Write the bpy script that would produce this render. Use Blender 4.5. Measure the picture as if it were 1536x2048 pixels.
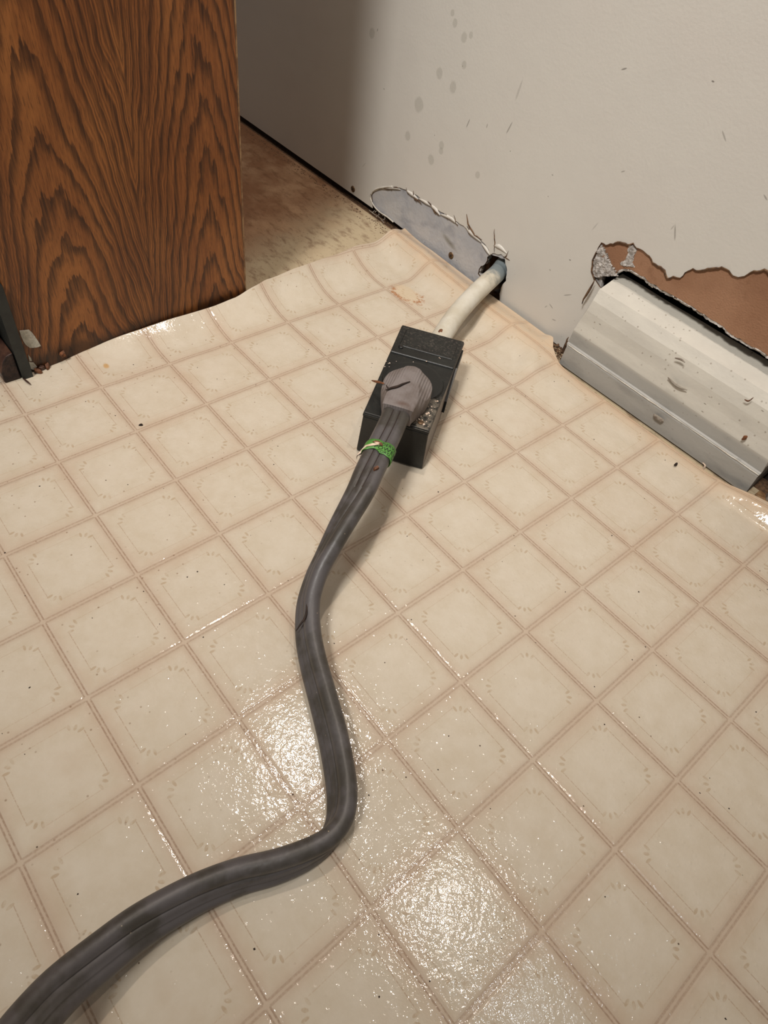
import bpy, bmesh, math, random
import numpy as np
from mathutils import Vector, Matrix, noise

for o in list(bpy.data.objects):
    bpy.data.objects.remove(o)
SC = bpy.context.scene
COL = SC.collection
T = 0.0762            # one printed vinyl square (3 inches); everything below is laid out in squares
random.seed(4)

# ------------------------------------------------------------------ camera
F_PX = 1348.43
CAM = np.array([0.40849, -4.19854, 6.22472])
RM = np.array([[0.6344687794163929, 0.7632075580864129, 0.12232575863291953],
               [0.6370659705796355, -0.4267194103009069, -0.6419170460424088],
               [-0.4377171656158476, 0.4852059028393616, -0.756953707152908]])
cd = bpy.data.cameras.new('camera')
cam = bpy.data.objects.new('camera', cd)
COL.objects.link(cam)
cd.sensor_fit = 'VERTICAL'
cd.sensor_height = 36.0
cd.lens = F_PX / 2048 * 36.0
cd.clip_start = 0.01
mw = Matrix.Identity(4)
for r in range(3):
    mw[r][0] = RM[0][r]
    mw[r][1] = -RM[1][r]
    mw[r][2] = -RM[2][r]
    mw[r][3] = CAM[r] * T
cam.matrix_world = mw
SC.camera = cam

# ------------------------------------------------------------------ colour management, world, lamps
SC.view_settings.view_transform = 'Standard'
SC.view_settings.look = 'None'
SC.view_settings.gamma = 1
SC.view_settings.use_curve_mapping = False
SC.view_settings.exposure = 0.0

wd = bpy.data.worlds.new('world')
SC.world = wd
wd.use_nodes = True
wd.node_tree.nodes['Background'].inputs[0].default_value = (1.0, 0.95, 0.88, 1)
wd.node_tree.nodes['Background'].inputs[1].default_value = 0.13


def area(name, loc, target, size, power, col, size_y=None):
    l = bpy.data.lights.new(name, 'AREA')
    l.energy = power
    l.color = col
    l.size = size * T
    if size_y:
        l.shape = 'RECTANGLE'
        l.size_y = size_y * T
    o = bpy.data.objects.new(name, l)
    COL.objects.link(o)
    o.location = Vector(loc) * T
    o.rotation_euler = (Vector(target) - Vector(loc)).to_track_quat('-Z', 'Y').to_euler()
    return o


sl = bpy.data.lights.new('ceiling_spot', 'SPOT')       # ceiling lamp behind the photographer; cone shaped to imitate the photographer's shadow on floor
sl.energy = 160
sl.color = (1.0, 0.965, 0.92)
sl.shadow_soft_size = 2.3 * T
sl.spot_size = math.radians(43)
sl.spot_blend = 1.0
so = bpy.data.objects.new('ceiling_spot', sl)
COL.objects.link(so)
so.location = Vector((0.0, -15, 27)) * T
so.rotation_euler = (Vector((-6.5, 2.5, 2)) - Vector((0.0, -15, 27))).to_track_quat('-Z', 'Y').to_euler()
area('hood_lamp', (-6.8, 2.0, 20), (-6.0, 0, 0), 0.60, 5.4, (1.0, 0.87, 0.76))
area('hood_lamp', (-0.1, 2.9, 20), (-0.5, 0, 0), 0.50, 2.5, (1.0, 0.87, 0.76))
area('fill_lamp', (-2.5, -21, 31), (-3, -2, 0), 4.0, 7.0, (1.0, 0.95, 0.88))  # added soft fill from behind, an invented source
area('hood_lamp', (3.9, 3.0, 20.5), (1.5, 0, 0), 0.4, 0.6, (0.80, 0.90, 1.0))  # bluish source of the floor glare, taken for a ceiling fluorescent


# ------------------------------------------------------------------ measuring helpers (photo pixel -> point on a real plane)
def ray(px, py):
    return RM.T @ np.array([(px - 768) / F_PX, (py - 1024) / F_PX, 1.0])


def atz(px, py, z=0.0):
    d = ray(px, py)
    return CAM + d * (z - CAM[2]) / d[2]


def aty(px, py, y):
    d = ray(px, py)
    return CAM + d * (y - CAM[1]) / d[1]


def atx(px, py, x):
    d = ray(px, py)
    return CAM + d * (x - CAM[0]) / d[0]


def lerp(a, b, t):
    return a + (b - a) * t


def sm(a, b, x):
    t = max(0.0, min(1.0, (x - a) / (b - a)))
    return t * t * (3 - 2 * t)


def interp(x, xs, ys):
    return float(np.interp(x, xs, ys))


# ------------------------------------------------------------------ object helpers
def link(name, verts, faces, mat, parent=None, smooth=False, mats=None, fmat=None, uvs=None):
    me = bpy.data.meshes.new(name)
    me.from_pydata([tuple(np.array(v) * T) for v in verts], [], faces)
    me.update()
    o = bpy.data.objects.new(name, me)
    COL.objects.link(o)
    if mats:
        for m in mats:
            me.materials.append(m)
        if fmat:
            for p, k in zip(me.polygons, fmat):
                p.material_index = k
    else:
        me.materials.append(mat)
    if smooth:
        for p in me.polygons:
            p.use_smooth = True
    if uvs is not None:
        lay = me.uv_layers.new(name='UVMap')
        for lp in me.loops:
            lay.data[lp.index].uv = uvs[lp.vertex_index]
    if parent is not None:
        o.parent = parent
        o.matrix_parent_inverse = parent.matrix_world.inverted()
    return o


def tag(o, label=None, cat=None, group=None, kind=None):
    if label: o['label'] = label
    if cat: o['category'] = cat
    if group: o['group'] = group
    if kind: o['kind'] = kind
    return o


def empty(name, loc=(0, 0, 0)):
    o = bpy.data.objects.new(name, None)
    COL.objects.link(o)
    o.empty_display_size = 0.02
    o.location = Vector(loc) * T
    o.matrix_world = Matrix.Translation(o.location)
    return o


def bevel(o, w, seg=2, ang=35):
    m = o.modifiers.new('bevel', 'BEVEL')
    m.width = w * T
    m.segments = seg
    m.limit_method = 'ANGLE'
    m.angle_limit = math.radians(ang)
    return o


def box_vf(p0, p1):
    x0, y0, z0 = p0
    x1, y1, z1 = p1
    v = [(x0, y0, z0), (x1, y0, z0), (x1, y1, z0), (x0, y1, z0), (x0, y0, z1), (x1, y0, z1), (x1, y1, z1), (x0, y1, z1)]
    f = [(0, 3, 2, 1), (4, 5, 6, 7), (0, 1, 5, 4), (1, 2, 6, 5), (2, 3, 7, 6), (3, 0, 4, 7)]
    return v, f


def prism(poly, fn, h0, h1):
    """closed solid: poly in 2-D, fn(a,b,h) -> xyz"""
    n = len(poly)
    v = [fn(a, b, h0) for a, b in poly] + [fn(a, b, h1) for a, b in poly]
    f = [tuple(range(n))[::-1], tuple(range(n, 2 * n))] + [(i, (i + 1) % n, n + (i + 1) % n, n + i) for i in range(n)]
    return v, f


def fix_normals(o):
    bm = bmesh.new()
    bm.from_mesh(o.data)
    bmesh.ops.recalc_face_normals(bm, faces=bm.faces)
    bm.to_mesh(o.data)
    bm.free()
    return o


def jag(pts, step=0.06, amp=0.025, seed=0, closed=False):
    out = []
    n = len(pts)
    for i in range(n if closed else n - 1):
        a, b = np.array(pts[i][:2], float), np.array(pts[(i + 1) % n][:2], float)
        L = np.linalg.norm(b - a)
        k = max(1, int(L / step))
        nn = np.array([-(b - a)[1], (b - a)[0]]) / (L + 1e-9)
        for q in range(k):
            p = a + (b - a) * q / k
            w = noise.noise(Vector((p[0] * 9 + seed, p[1] * 9, seed))) * amp * 1.6 + random.uniform(-amp, amp) * 0.5
            out.append(tuple(p + nn * w))
    if not closed:
        out.append(tuple(pts[-1][:2]))
    return out


def sheet(name, loops, y0, y1, mats, parent=None, smooth=False):
    """solid board in the x-z plane between y0 (front) and y1 (back); loops[0] outline, the others holes"""
    cu = bpy.data.curves.new('tmp', 'CURVE')
    cu.dimensions = '2D'
    cu.fill_mode = 'BOTH'
    cu.extrude = 0.5
    for lp in loops:
        s = cu.splines.new('POLY')
        s.points.add(len(lp) - 1)
        for p, q in zip(s.points, lp):
            p.co = (q[0], q[1], 0, 1)
        s.use_cyclic_u = True
    tmp = bpy.data.objects.new('tmp', cu)
    COL.objects.link(tmp)
    dg = bpy.context.evaluated_depsgraph_get()
    me = bpy.data.meshes.new_from_object(tmp.evaluated_get(dg))
    bpy.data.objects.remove(tmp)
    bpy.data.curves.remove(cu)
    for v in me.vertices:
        x, z, h = v.co
        v.co = Vector((x, lerp(y0, y1, 0.5 - h), z)) * T
    bm = bmesh.new()
    bm.from_mesh(me)
    bmesh.ops.remove_doubles(bm, verts=bm.verts, dist=1e-6)
    bmesh.ops.recalc_face_normals(bm, faces=bm.faces)
    bm.to_mesh(me)
    bm.free()
    me.name = name
    me.materials.clear()
    for m in mats:
        me.materials.append(m)
    if len(mats) > 1:
        for p in me.polygons:
            p.material_index = 0 if abs(p.normal.y) > 0.5 else 1
    o = bpy.data.objects.new(name, me)
    COL.objects.link(o)
    if parent is not None:
        o.parent = parent
    return o


def catmull(P, n):
    P = [np.array(p, float) for p in P]
    P = [2 * P[0] - P[1]] + P + [2 * P[-1] - P[-2]]
    out = []
    for i in range(1, len(P) - 2):
        a, b, c, d = P[i - 1:i + 3]
        for k in range(n):
            t = k / n
            out.append(0.5 * (2 * b + (c - a) * t + (2 * a - 5 * b + 4 * c - d) * t * t + (3 * b - a - 3 * c + d) * t ** 3))
    out.append(P[-2])
    return out


def tube(path, rad, name, mat, parent=None, seg=8, flat=1.0):
    path = [np.array(p, float) for p in path]
    n = len(path)
    v, f = [], []
    up = np.array([0.02, 0.03, 1.0])
    for i, p in enumerate(path):
        d = path[min(i + 1, n - 1)] - path[max(i - 1, 0)]
        d /= np.linalg.norm(d) + 1e-9
        if abs(d[2]) > 0.95: u0 = np.array([1.0, 0, 0])
        else: u0 = up
        s = np.cross(d, u0); s /= np.linalg.norm(s)
        u = np.cross(s, d)
        r = rad(i / (n - 1)) if callable(rad) else rad
        for k in range(seg):
            a = 2 * math.pi * k / seg
            v.append(p + s * r * math.cos(a) + u * r * flat * math.sin(a))
    for i in range(n - 1):
        for k in range(seg):
            a, b = i * seg + k, i * seg + (k + 1) % seg
            f.append((a, b, b + seg, a + seg))
    f.append(tuple(range(seg))[::-1])
    f.append(tuple(range((n - 1) * seg, n * seg)))
    return fix_normals(link(name, v, f, mat, parent, True))


def flake(name, c, sx, sy, th, mat, rot=0.0, n=9, normal=(0, 0, 1), parent=None, seed=None):
    """irregular thin chip lying on a surface with the given normal"""
    rnd = random.Random(seed if seed is not None else random.random())
    N = Vector(normal).normalized()
    A = N.orthogonal().normalized()
    A = Matrix.Rotation(rot, 3, N) @ A
    B = N.cross(A)
    ring = [(math.cos(2 * math.pi * k / n) * rnd.uniform(.6, 1.1), math.sin(2 * math.pi * k / n) * rnd.uniform(.6, 1.1)) for k in range(n)]
    c = Vector(c)
    v = []
    for h, s in ((0.0, 1.0), (th, 0.78)):
        for a, b in ring:
            v.append(tuple(c + A * a * sx * s + B * b * sy * s + N * (h + (rnd.uniform(-.2, .3) * th if h else 0))))
    f = [tuple(range(n))[::-1], tuple(range(n, 2 * n))] + [(i, (i + 1) % n, n + (i + 1) % n, n + i) for i in range(n)]
    return fix_normals(link(name, v, f, mat, parent))


# ------------------------------------------------------------------ node expression helper
class G:
    """tiny expression builder on a material's node tree"""
    def __init__(s, name):
        s.m = bpy.data.materials.new(name)
        s.m.use_nodes = True
        s.nt = s.m.node_tree
        s.b = s.nt.nodes['Principled BSDF']
        s.out = s.nt.nodes['Material Output']

    def node(s, t, **kw):
        n = s.nt.nodes.new(t)
        for k, v in kw.items():
            setattr(n, k, v)
        return n

    def put(s, sock, v):
        if isinstance(v, X): s.nt.links.new(v.s, sock)
        elif isinstance(v, bpy.types.NodeSocket): s.nt.links.new(v, sock)
        elif v is not None: sock.default_value = v

    def op(s, o, *a):
        n = s.node('ShaderNodeMath', operation=o)
        for i, q in enumerate(a):
            s.put(n.inputs[i], q)
        return X(s, n.outputs[0])

    def uv(s):
        n = s.node('ShaderNodeTexCoord')
        sp = s.node('ShaderNodeSeparateXYZ')
        s.nt.links.new(n.outputs['UV'], sp.inputs[0])
        return X(s, sp.outputs[0]), X(s, sp.outputs[1])

    def pos(s):
        """object position in squares"""
        n = s.node('ShaderNodeTexCoord')
        k = s.node('ShaderNodeVectorMath', operation='SCALE')
        s.nt.links.new(n.outputs['Object'], k.inputs[0])
        k.inputs['Scale'].default_value = 1 / T
        sp = s.node('ShaderNodeSeparateXYZ')
        s.nt.links.new(k.outputs[0], sp.inputs[0])
        return tuple(X(s, sp.outputs[i]) for i in range(3))

    def vec(s, x, y=0.0, z=0.0):
        n = s.node('ShaderNodeCombineXYZ')
        for i, q in enumerate((x, y, z)): s.put(n.inputs[i], q)
        return n.outputs[0]

    def noise(s, v, scale=1.0, detail=2.0, rough=0.5, dist=0.0):
        n = s.node('ShaderNodeTexNoise')
        s.nt.links.new(v, n.inputs['Vector'])
        n.inputs['Scale'].default_value = scale
        n.inputs['Detail'].default_value = detail
        n.inputs['Roughness'].default_value = rough
        n.inputs['Distortion'].default_value = dist
        return X(s, n.outputs[0])

    def voro(s, v, scale=1.0, feature='F1', rnd=1.0, out='Distance'):
        n = s.node('ShaderNodeTexVoronoi', feature=feature)
        s.nt.links.new(v, n.inputs['Vector'])
        n.inputs['Scale'].default_value = scale
        n.inputs['Randomness'].default_value = rnd
        return X(s, n.outputs[out])

    def voroc(s, v, scale=1.0):
        n = s.node('ShaderNodeTexVoronoi', feature='F1')
        s.nt.links.new(v, n.inputs['Vector'])
        n.inputs['Scale'].default_value = scale
        sp = s.node('ShaderNodeSeparateColor')
        s.nt.links.new(n.outputs['Color'], sp.inputs[0])
        return X(s, n.outputs['Distance']), X(s, sp.outputs[0])

    def step(s, x, a, b):
        """smooth 0..1 as x goes a..b (a may exceed b)"""
        n = s.node('ShaderNodeMapRange', interpolation_type='SMOOTHSTEP')
        n.clamp = True
        s.put(n.inputs[0], x)
        if isinstance(a, (int, float)) and isinstance(b, (int, float)) and a > b:
            n.inputs[1].default_value, n.inputs[2].default_value = b, a
            n.inputs[3].default_value, n.inputs[4].default_value = 1, 0
        else:
            s.put(n.inputs[1], a); s.put(n.inputs[2], b)
        return X(s, n.outputs[0])

    def mix(s, f, a, b):
        n = s.node('ShaderNodeMix', data_type='RGBA')
        s.put(n.inputs[0], f)
        for i, q in ((6, a), (7, b)):
            if isinstance(q, tuple): n.inputs[i].default_value = q
            else: s.nt.links.new(q, n.inputs[i])
        return n.outputs[2]

    def ramp(s, f, stops):
        n = s.node('ShaderNodeValToRGB')
        s.put(n.inputs[0], f)
        e = n.color_ramp.elements
        while len(e) < len(stops): e.new(0.5)
        for q, (p, c) in zip(e, stops):
            q.position = p; q.color = c
        return n.outputs[0]

    def bump(s, h, strength=0.3, dist=0.1, prev=None):
        n = s.node('ShaderNodeBump')
        n.inputs['Strength'].default_value = strength
        n.inputs['Distance'].default_value = dist * T
        s.put(n.inputs['Height'], h)
        if prev is not None: s.nt.links.new(prev, n.inputs['Normal'])
        return n.outputs[0]

    def done(s, color=None, rough=0.5, normal=None, spec=0.5, metal=0.0, coat=0.0, coat_rough=0.1):
        if isinstance(color, tuple): s.b.inputs['Base Color'].default_value = color
        elif color is not None: s.nt.links.new(color, s.b.inputs['Base Color'])
        s.put(s.b.inputs['Roughness'], rough)
        s.b.inputs['Specular IOR Level'].default_value = spec
        s.b.inputs['Metallic'].default_value = metal
        s.b.inputs['Coat Weight'].default_value = coat
        s.b.inputs['Coat Roughness'].default_value = coat_rough
        if normal is not None: s.nt.links.new(normal, s.b.inputs['Normal'])
        return s.m


class X:
    def __init__(s, g, sock): s.g, s.s = g, sock
    def __add__(s, o): return s.g.op('ADD', s, o)
    __radd__ = __add__
    def __sub__(s, o): return s.g.op('SUBTRACT', s, o)
    def __rsub__(s, o): return s.g.op('SUBTRACT', o, s)
    def __mul__(s, o): return s.g.op('MULTIPLY', s, o)
    __rmul__ = __mul__
    def __truediv__(s, o): return s.g.op('DIVIDE', s, o)
    def abs(s): return s.g.op('ABSOLUTE', s)
    def frac(s): return s.g.op('FRACT', s)
    def min(s, o): return s.g.op('MINIMUM', s, o)
    def max(s, o): return s.g.op('MAXIMUM', s, o)
    def sqrt(s): return s.g.op('SQRT', s)
    def pow(s, k): return s.g.op('POWER', s, k)


def C(r, g, b):
    def l(c):
        c /= 255
        return c / 12.92 if c <= 0.04045 else ((c + 0.055) / 1.055) ** 2.4
    return (l(r), l(g), l(b), 1)


def plain(name, col, rough=0.6, col2=None, scale=6.0, bumps=0.0, bscale=30.0, spec=0.5, metal=0.0):
    g = G(name)
    x, y, z = g.pos()
    v = g.vec(x, y, z)
    c = col
    if col2 is not None:
        c = g.mix(g.step(g.noise(v, scale, 4, 0.6), 0.35, 0.65), col, col2)
    nrm = g.bump(g.noise(v, bscale, 3), bumps, 0.04) if bumps else None
    return g.done(c, rough, nrm, spec, metal)


def ellipse(g, a, b, ca, cb, ra, rb, rot=0.0, soft=0.35, wob=None):
    """soft ellipse mask"""
    da, db = a - ca, b - cb
    cs, sn = math.cos(rot), math.sin(rot)
    p = (da * cs + db * sn) / ra
    q = (db * cs - da * sn) / rb
    d = (p * p + q * q).sqrt()
    if wob is not None: d = d + wob
    return g.step(d, 1.0, 1.0 - soft)


# ------------------------------------------------------------------ materials
def mat_vinyl():
    g = G('vinyl_print')
    u, v = g.uv()
    P = g.vec(u, v, 0.0)
    a = 0.5 - ((u.frac()) - 0.5).abs()          # distance to the nearest i line
    b = 0.5 - ((v.frac()) - 0.5).abs()          # distance to the nearest j line
    n1 = g.noise(P, 1.3, 4, 0.6)
    n2 = g.noise(P, 5.0, 4, 0.65)
    n3 = g.noise(P, 42.0, 2, 0.6)
    n4 = g.noise(P, 14.0, 3, 0.6)
    base = g.mix(g.step(n2, 0.2, 0.8), C(195, 182, 161), C(203, 192, 174))
    # pinkish zone between the grid lines and the thin inner frame
    m = a.min(b)
    base = g.mix(g.step(m + (n4 - 0.5) * 0.2, 0.14, 0.34) * g.step(n1, 0.3, 0.6) * 0.28, base, C(212, 203, 188))
    zone = g.step(m + (n4 - 0.5) * 0.06, 0.20, 0.05)
    base = g.mix(zone * 0.40 * g.step(n1, 0.25, 0.6), base, C(192, 170, 148))
    # double lines
    def line(d, c0, w):
        return g.step((d - c0).abs(), w, w * 0.35)
    wj = (n3 - 0.5) * 0.006
    la = line(b + wj, 0.0165, 0.0105)             # j = const: crisp
    lb = line(a + wj, 0.0195, 0.014)             # i = const: soft
    # each line breaks where the crossing strip passes
    la = la * g.step(a, 0.012, 0.03)
    lb = lb * g.step(b, 0.012, 0.03)
    brk = g.step(n3, 0.35, 0.6)
    strip = g.step(m, 0.014, 0.006)
    base = g.mix(strip * 0.35, base, C(192, 172, 152))
    base = g.mix(la * (0.4 + brk * 0.35), base, C(138, 111, 90))
    base = g.mix(lb * (0.30 + brk * 0.25), base, C(150, 125, 105))
    # halo
    base = g.mix(g.step(m, 0.085, 0.03) * 0.22, base, C(176, 151, 130))
    # thin inner frame with open corners
    fr = 0.150
    fa = line(b, fr, 0.0065) * g.step(a, 0.245, 0.27)
    fb = line(a, fr, 0.0065) * g.step(b, 0.245, 0.27)
    dash = g.step(g.noise(g.vec(u * 1.0, v * 1.0, 3.0), 55.0, 1), 0.36, 0.52)
    base = g.mix(fa * (0.08 + dash * 0.34), base, C(150, 117, 88))
    base = g.mix(fb * (0.05 + dash * 0.20), base, C(170, 138, 110))
    # three little leaves in each corner
    s = (a + b - 0.405) * 0.7071                 # along the diagonal, toward the middle of the cell
    t = (a - b) * 0.7071
    ta = t.abs()
    mid = g.step(((t / 0.016) * (t / 0.016) + (s / 0.030) * (s / 0.030)).sqrt(), 1.15, 0.75)
    p = (ta - 0.055) * 0.80 + (s - 0.012) * 0.60
    q = (s - 0.012) * 0.80 - (ta - 0.055) * 0.60
    side = g.step(((p / 0.014) * (p / 0.014) + (q / 0.034) * (q / 0.034)).sqrt(), 1.15, 0.75)
    orn = mid.max(side)
    base = g.mix(orn * (0.14 + g.step(n4, 0.35, 0.6) * 0.28), base, C(156, 124, 84))
    # grime: brownish blotches and dark specks, denser on the left foreground
    dirtz = g.step(n1, 0.52, 0.75)
    base = g.mix(dirtz * 0.16, base, C(176, 150, 122))
    left = g.step(u + v * 0.5, -2.0, -6.0)
    vd, vc = g.voroc(P, 13.0)
    sp = g.step(vd, 0.17, 0.08) * g.step(vc, 0.70, 0.76) * g.step(n1, 0.36, 0.5)
    base = g.mix(sp * (0.12 + left * 0.5), base, C(120, 90, 62))
    vd, vc = g.voroc(P, 5.0)
    sp2 = g.step(vd, 0.05, 0.03) * g.step(vc, 0.78, 0.8)
    base = g.mix(sp2 * 0.85, base, C(70, 48, 34))
    # rust stain: a broken ring
    wob = (g.noise(P, 11.0, 4, 0.7) - 0.5) * 0.9
    ru, rv = u + 6.70, v - 3.22
    rd = ((ru / 0.34) * (ru / 0.34) + (rv / 0.22) * (rv / 0.22)).sqrt() + wob
    ring = g.step((rd - 0.85).abs(), 0.34, 0.05) * g.step(rv - ru * 0.6, 0.22, 0.02)
    fill = g.step(rd, 1.0, 0.6)
    base = g.mix(fill * 0.22, base, C(222, 190, 140))
    base = g.mix(ring * g.step(g.noise(P, 13.0, 5, 0.75), 0.45, 0.58) * 0.85, base, C(160, 98, 44))
    # yellowed margin where the sheet met the wall
    marg = g.step(v, 3.55, 4.2)
    base = g.mix(marg * 0.5 * g.step(n2, 0.2, 0.6), base, C(206, 172, 134))
    # second yellow spot near the cabinet
    base = g.mix(ellipse(g, u, v, -7.38, -1.75, 0.07, 0.05, 0, 0.6, wob * 0.6) * 0.7, base, C(186, 140, 70))
    # relief: grooves at the lines, orange-peel pebbles
    cellmask = g.step(m, 0.03, 0.07)
    peb = g.voro(P, 24.0, 'SMOOTH_F1')
    fine = g.noise(P, 30.0, 2, 0.55)
    big = g.noise(P, 9.0, 2, 0.5)
    vd2, vc2 = g.voroc(P, 15.0)
    bub = g.step(vd2, 0.34, 0.02) * g.step(vc2, 0.42, 0.5)
    h = fine * 0.9 + bub * 0.8 + big * 1.6 - g.step(m, 0.05, 0.02) * 1.2
    nrm = g.bump(h, 1.0, 0.0027)
    rough = 0.075 + g.step(n2, 0.4, 0.7) * 0.03
    return g.done(base, rough, nrm, 0.5)


def mat_wood():
    g = G('stained_oak_veneer')
    x, y, z = g.pos()
    P = g.vec(x, y, z)
    wob = (g.noise(g.vec(0.0, y * 1.0, z * 0.45), 1.3, 3, 0.55) - 0.5)
    yy = y + (g.noise(g.vec(0.0, y * 1.4, z * 0.5), 1.6, 3) - 0.5) * 0.20
    h1 = (yy + 1.82 - z * 0.03).abs()
    h2 = (yy - 0.20).abs()
    A = (h1 * 1.0).pow(1.55) * 3.3
    B = (h2 * 1.0).pow(1.5) * 4.0 - 0.35
    F = z * 0.80 + A.min(B) + wob * 1.0
    jagv = g.noise(g.vec(0.0, y * 7.0, z * 1.0), 1.6, 4, 0.65) - 0.5
    tooth = jagv * g.step(h1.min(h2), 0.55, 0.0) * 0.6
    R = (F + tooth + jagv * 0.10) * 2.05
    fr = R.frac()
    fine = g.noise(g.vec(0.0, y * 34.0, z * 1.3), 1.0, 4, 0.65)
    pores = g.noise(g.vec(0.0, y * 95.0, z * 5.5), 1.0, 2, 0.6)
    R2 = (F * 7.0 + jagv * 0.8).frac()
    band = g.step(fr, 0.35, 0.86) * g.step(fr, 1.0, 0.92)
    flank = g.step(h1.min(h2), 0.25, 0.75)
    thin = g.step((R2 - 0.5).abs(), 0.10, 0.36) * (0.12 + flank * 0.55)
    dark = band.max(thin)
    col = g.mix(g.step(fine, 0.3, 0.7), C(142, 86, 42), C(114, 65, 31))
    col = g.mix(g.step(g.noise(g.vec(0.0, y * 1.5, z * 0.5), 1.2, 2), 0.4, 0.7) * 0.5, col, C(168, 108, 56))
    col = g.mix(dark * (0.58 + g.step(fine, 0.3, 0.7) * 0.36), col, C(50, 27, 13))
    col = g.mix(g.step(pores, 0.56, 0.68) * 0.6, col, C(48, 26, 13))
    # darker along the bottom edge
    col = g.mix(g.step(z + wob * 0.6 + jagv * 0.15, 0.34, 0.12) * 0.75, col, C(34, 22, 15))
    nrm = g.bump(pores * 0.6 + fine * 0.4, 0.25, 0.02)
    return g.done(col, 0.42, nrm, 0.45)


def mat_wall():
    g = G('painted_drywall')
    x, y, z = g.pos()
    P = g.vec(x, y, z)
    n = g.noise(P, 1.2, 3)
    col = g.mix(n, C(207, 203, 195), C(213, 209, 200))
    col = g.mix(g.step(g.noise(P, 0.5, 2), 0.4, 0.7) * 0.3, col, C(206, 198, 190))
    w = (g.noise(P, 9.0, 3) - 0.5) * 0.5
    for px, py, r in ((879, 147, .075), (906, 175, .075), (838, 210, .105), (815, 272, .07), (883, 290, .06), (905, 26, .04), (910, 46, .05),
                      (942, 70, .04), (928, 75, .065), (928, 130, .05), (862, 320, .075), (882, 302, .05), (955, 350, .05), (744, 66, .07)):
        p = aty(px, py, 4.5)
        col = g.mix(ellipse(g, x, z, float(p[0]), float(p[2]), r * 1.15, r * 1.3, 0, 0.35, w) * 0.42, col, C(166, 163, 152))
    # scuffs
    for px, py, L, rot, k in ((936, 247, .09, 1.3, .6), (974, 252, .04, 1.5, .5), (1019, 255, .12, 1.25, .55), (1038, 180, .18, 1.45, .25), (1248, 138, .05, .5, .7),
                              (1426, 163, .025, 0, .8), (1448, 272, .08, -.7, .45), (1350, 465, .12, -1.1, .5), (1345, 455, .05, 1.3, .3), (1246, 343, .04, .6, .5),
                              (1190, 453, .10, 1.2, .25), (755, 60, .03, 1.2, .6), (768, 178, .02, 0, .7), (728, 330, .09, .9, .25),
                              (1105, 350, .02, 0, .5), (1135, 590, .1, .6, .45), (1102, 612, .06, -.4, .5), (1108, 640, .05, .2, .5), (1092, 613, .04, 1, .4),
                              (1140, 520, .02, 0, .8), (1100, 540, .02, 0, .6), (1531, 395, .05, -.5, .5)):
        p = aty(px, py, 4.5)
        col = g.mix(ellipse(g, x, z, float(p[0]), float(p[2]), L, max(.012, L * .13), rot, 0.5, w) * k, col, C(112, 106, 98))
    vd, vc = g.voroc(g.vec(x, z, 0.0), 3.2)
    col = g.mix(g.step(vd, 0.035, 0.02) * g.step(vc, 0.70, 0.72) * 0.6, col, C(110, 102, 92))
    # scuffed greyish band near the floor
    vd, vc = g.voroc(g.vec(x, z, 2.0), 9.0)
    col = g.mix(g.step(vd, 0.10, 0.04) * g.step(vc, 0.72, 0.76) * g.step(z, 0.9, 0.2) * 0.5, col, C(120, 110, 96))
    nrm = g.bump(g.noise(P, 26.0, 3) * 0.5 + g.noise(P, 3.0, 2), 0.08, 0.05)
    return g.done(col, 0.62, nrm, 0.3)


def mat_primer():
    g = G('old_grey_wall_paper_face')
    x, y, z = g.pos()
    P = g.vec(x, y, z)
    n = g.noise(P, 1.6, 4, 0.6)
    col = g.mix(g.step(n, 0.35, 0.65), C(190, 188, 187), C(176, 177, 181))
    col = g.mix(g.step(g.noise(g.vec(x * 1.0, y, z * 1.6), 1.7, 4, 0.65), 0.50, 0.70) * 0.65, col, C(146, 147, 154))
    p = aty(898, 484, 4.52)
    col = g.mix(ellipse(g, x, z, float(p[0]), float(p[2]), .28, .07, -.3, 0.9, (n - 0.5)) * 0.6, col, C(104, 98, 76))
    vd, vc = g.voroc(P, 7.0)
    col = g.mix(g.step(vd, 0.06, 0.03) * g.step(vc, 0.7, 0.72), col, C(70, 66, 62))
    return g.done(col, 0.7, g.bump(g.noise(P, 20.0, 3), 0.15, 0.05), 0.3)


def mat_subfloor():
    g = G('stained_particle_board')
    x, y, z = g.pos()
    P = g.vec(x, y, 0.0)
    n = g.noise(P, 0.8, 4, 0.6)
    n2 = g.noise(g.vec(x * 1.0, y * 2.2, 0.0), 3.0, 5, 0.7)
    col = g.mix(g.step(n, 0.35, 0.62), C(164, 132, 102), C(128, 92, 66))
    pale = g.step(x + (n - 0.5) * 2.0 + (y - 3.0) * 0.35, -10.2, -8.6)  # lit gradient painted into the board, paler towards the vinyl
    col = g.mix(pale * 0.75, col, C(196, 182, 152))
    col = g.mix(g.step(n2, 0.47, 0.68) * 0.6, col, C(104, 72, 50))
    vd, vc = g.voroc(g.vec(x * 0.8, y * 1.3, 0.0), 16.0)
    col = g.mix(g.step(vd, 0.22, 0.1) * g.step(vc, 0.72, 0.76) * 0.6, col, C(92, 66, 46))
    nrm = g.bump(n2 + g.noise(P, 40.0, 2) * 0.4, 0.4, 0.04)
    return g.done(col, 0.8, nrm, 0.25)


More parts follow.
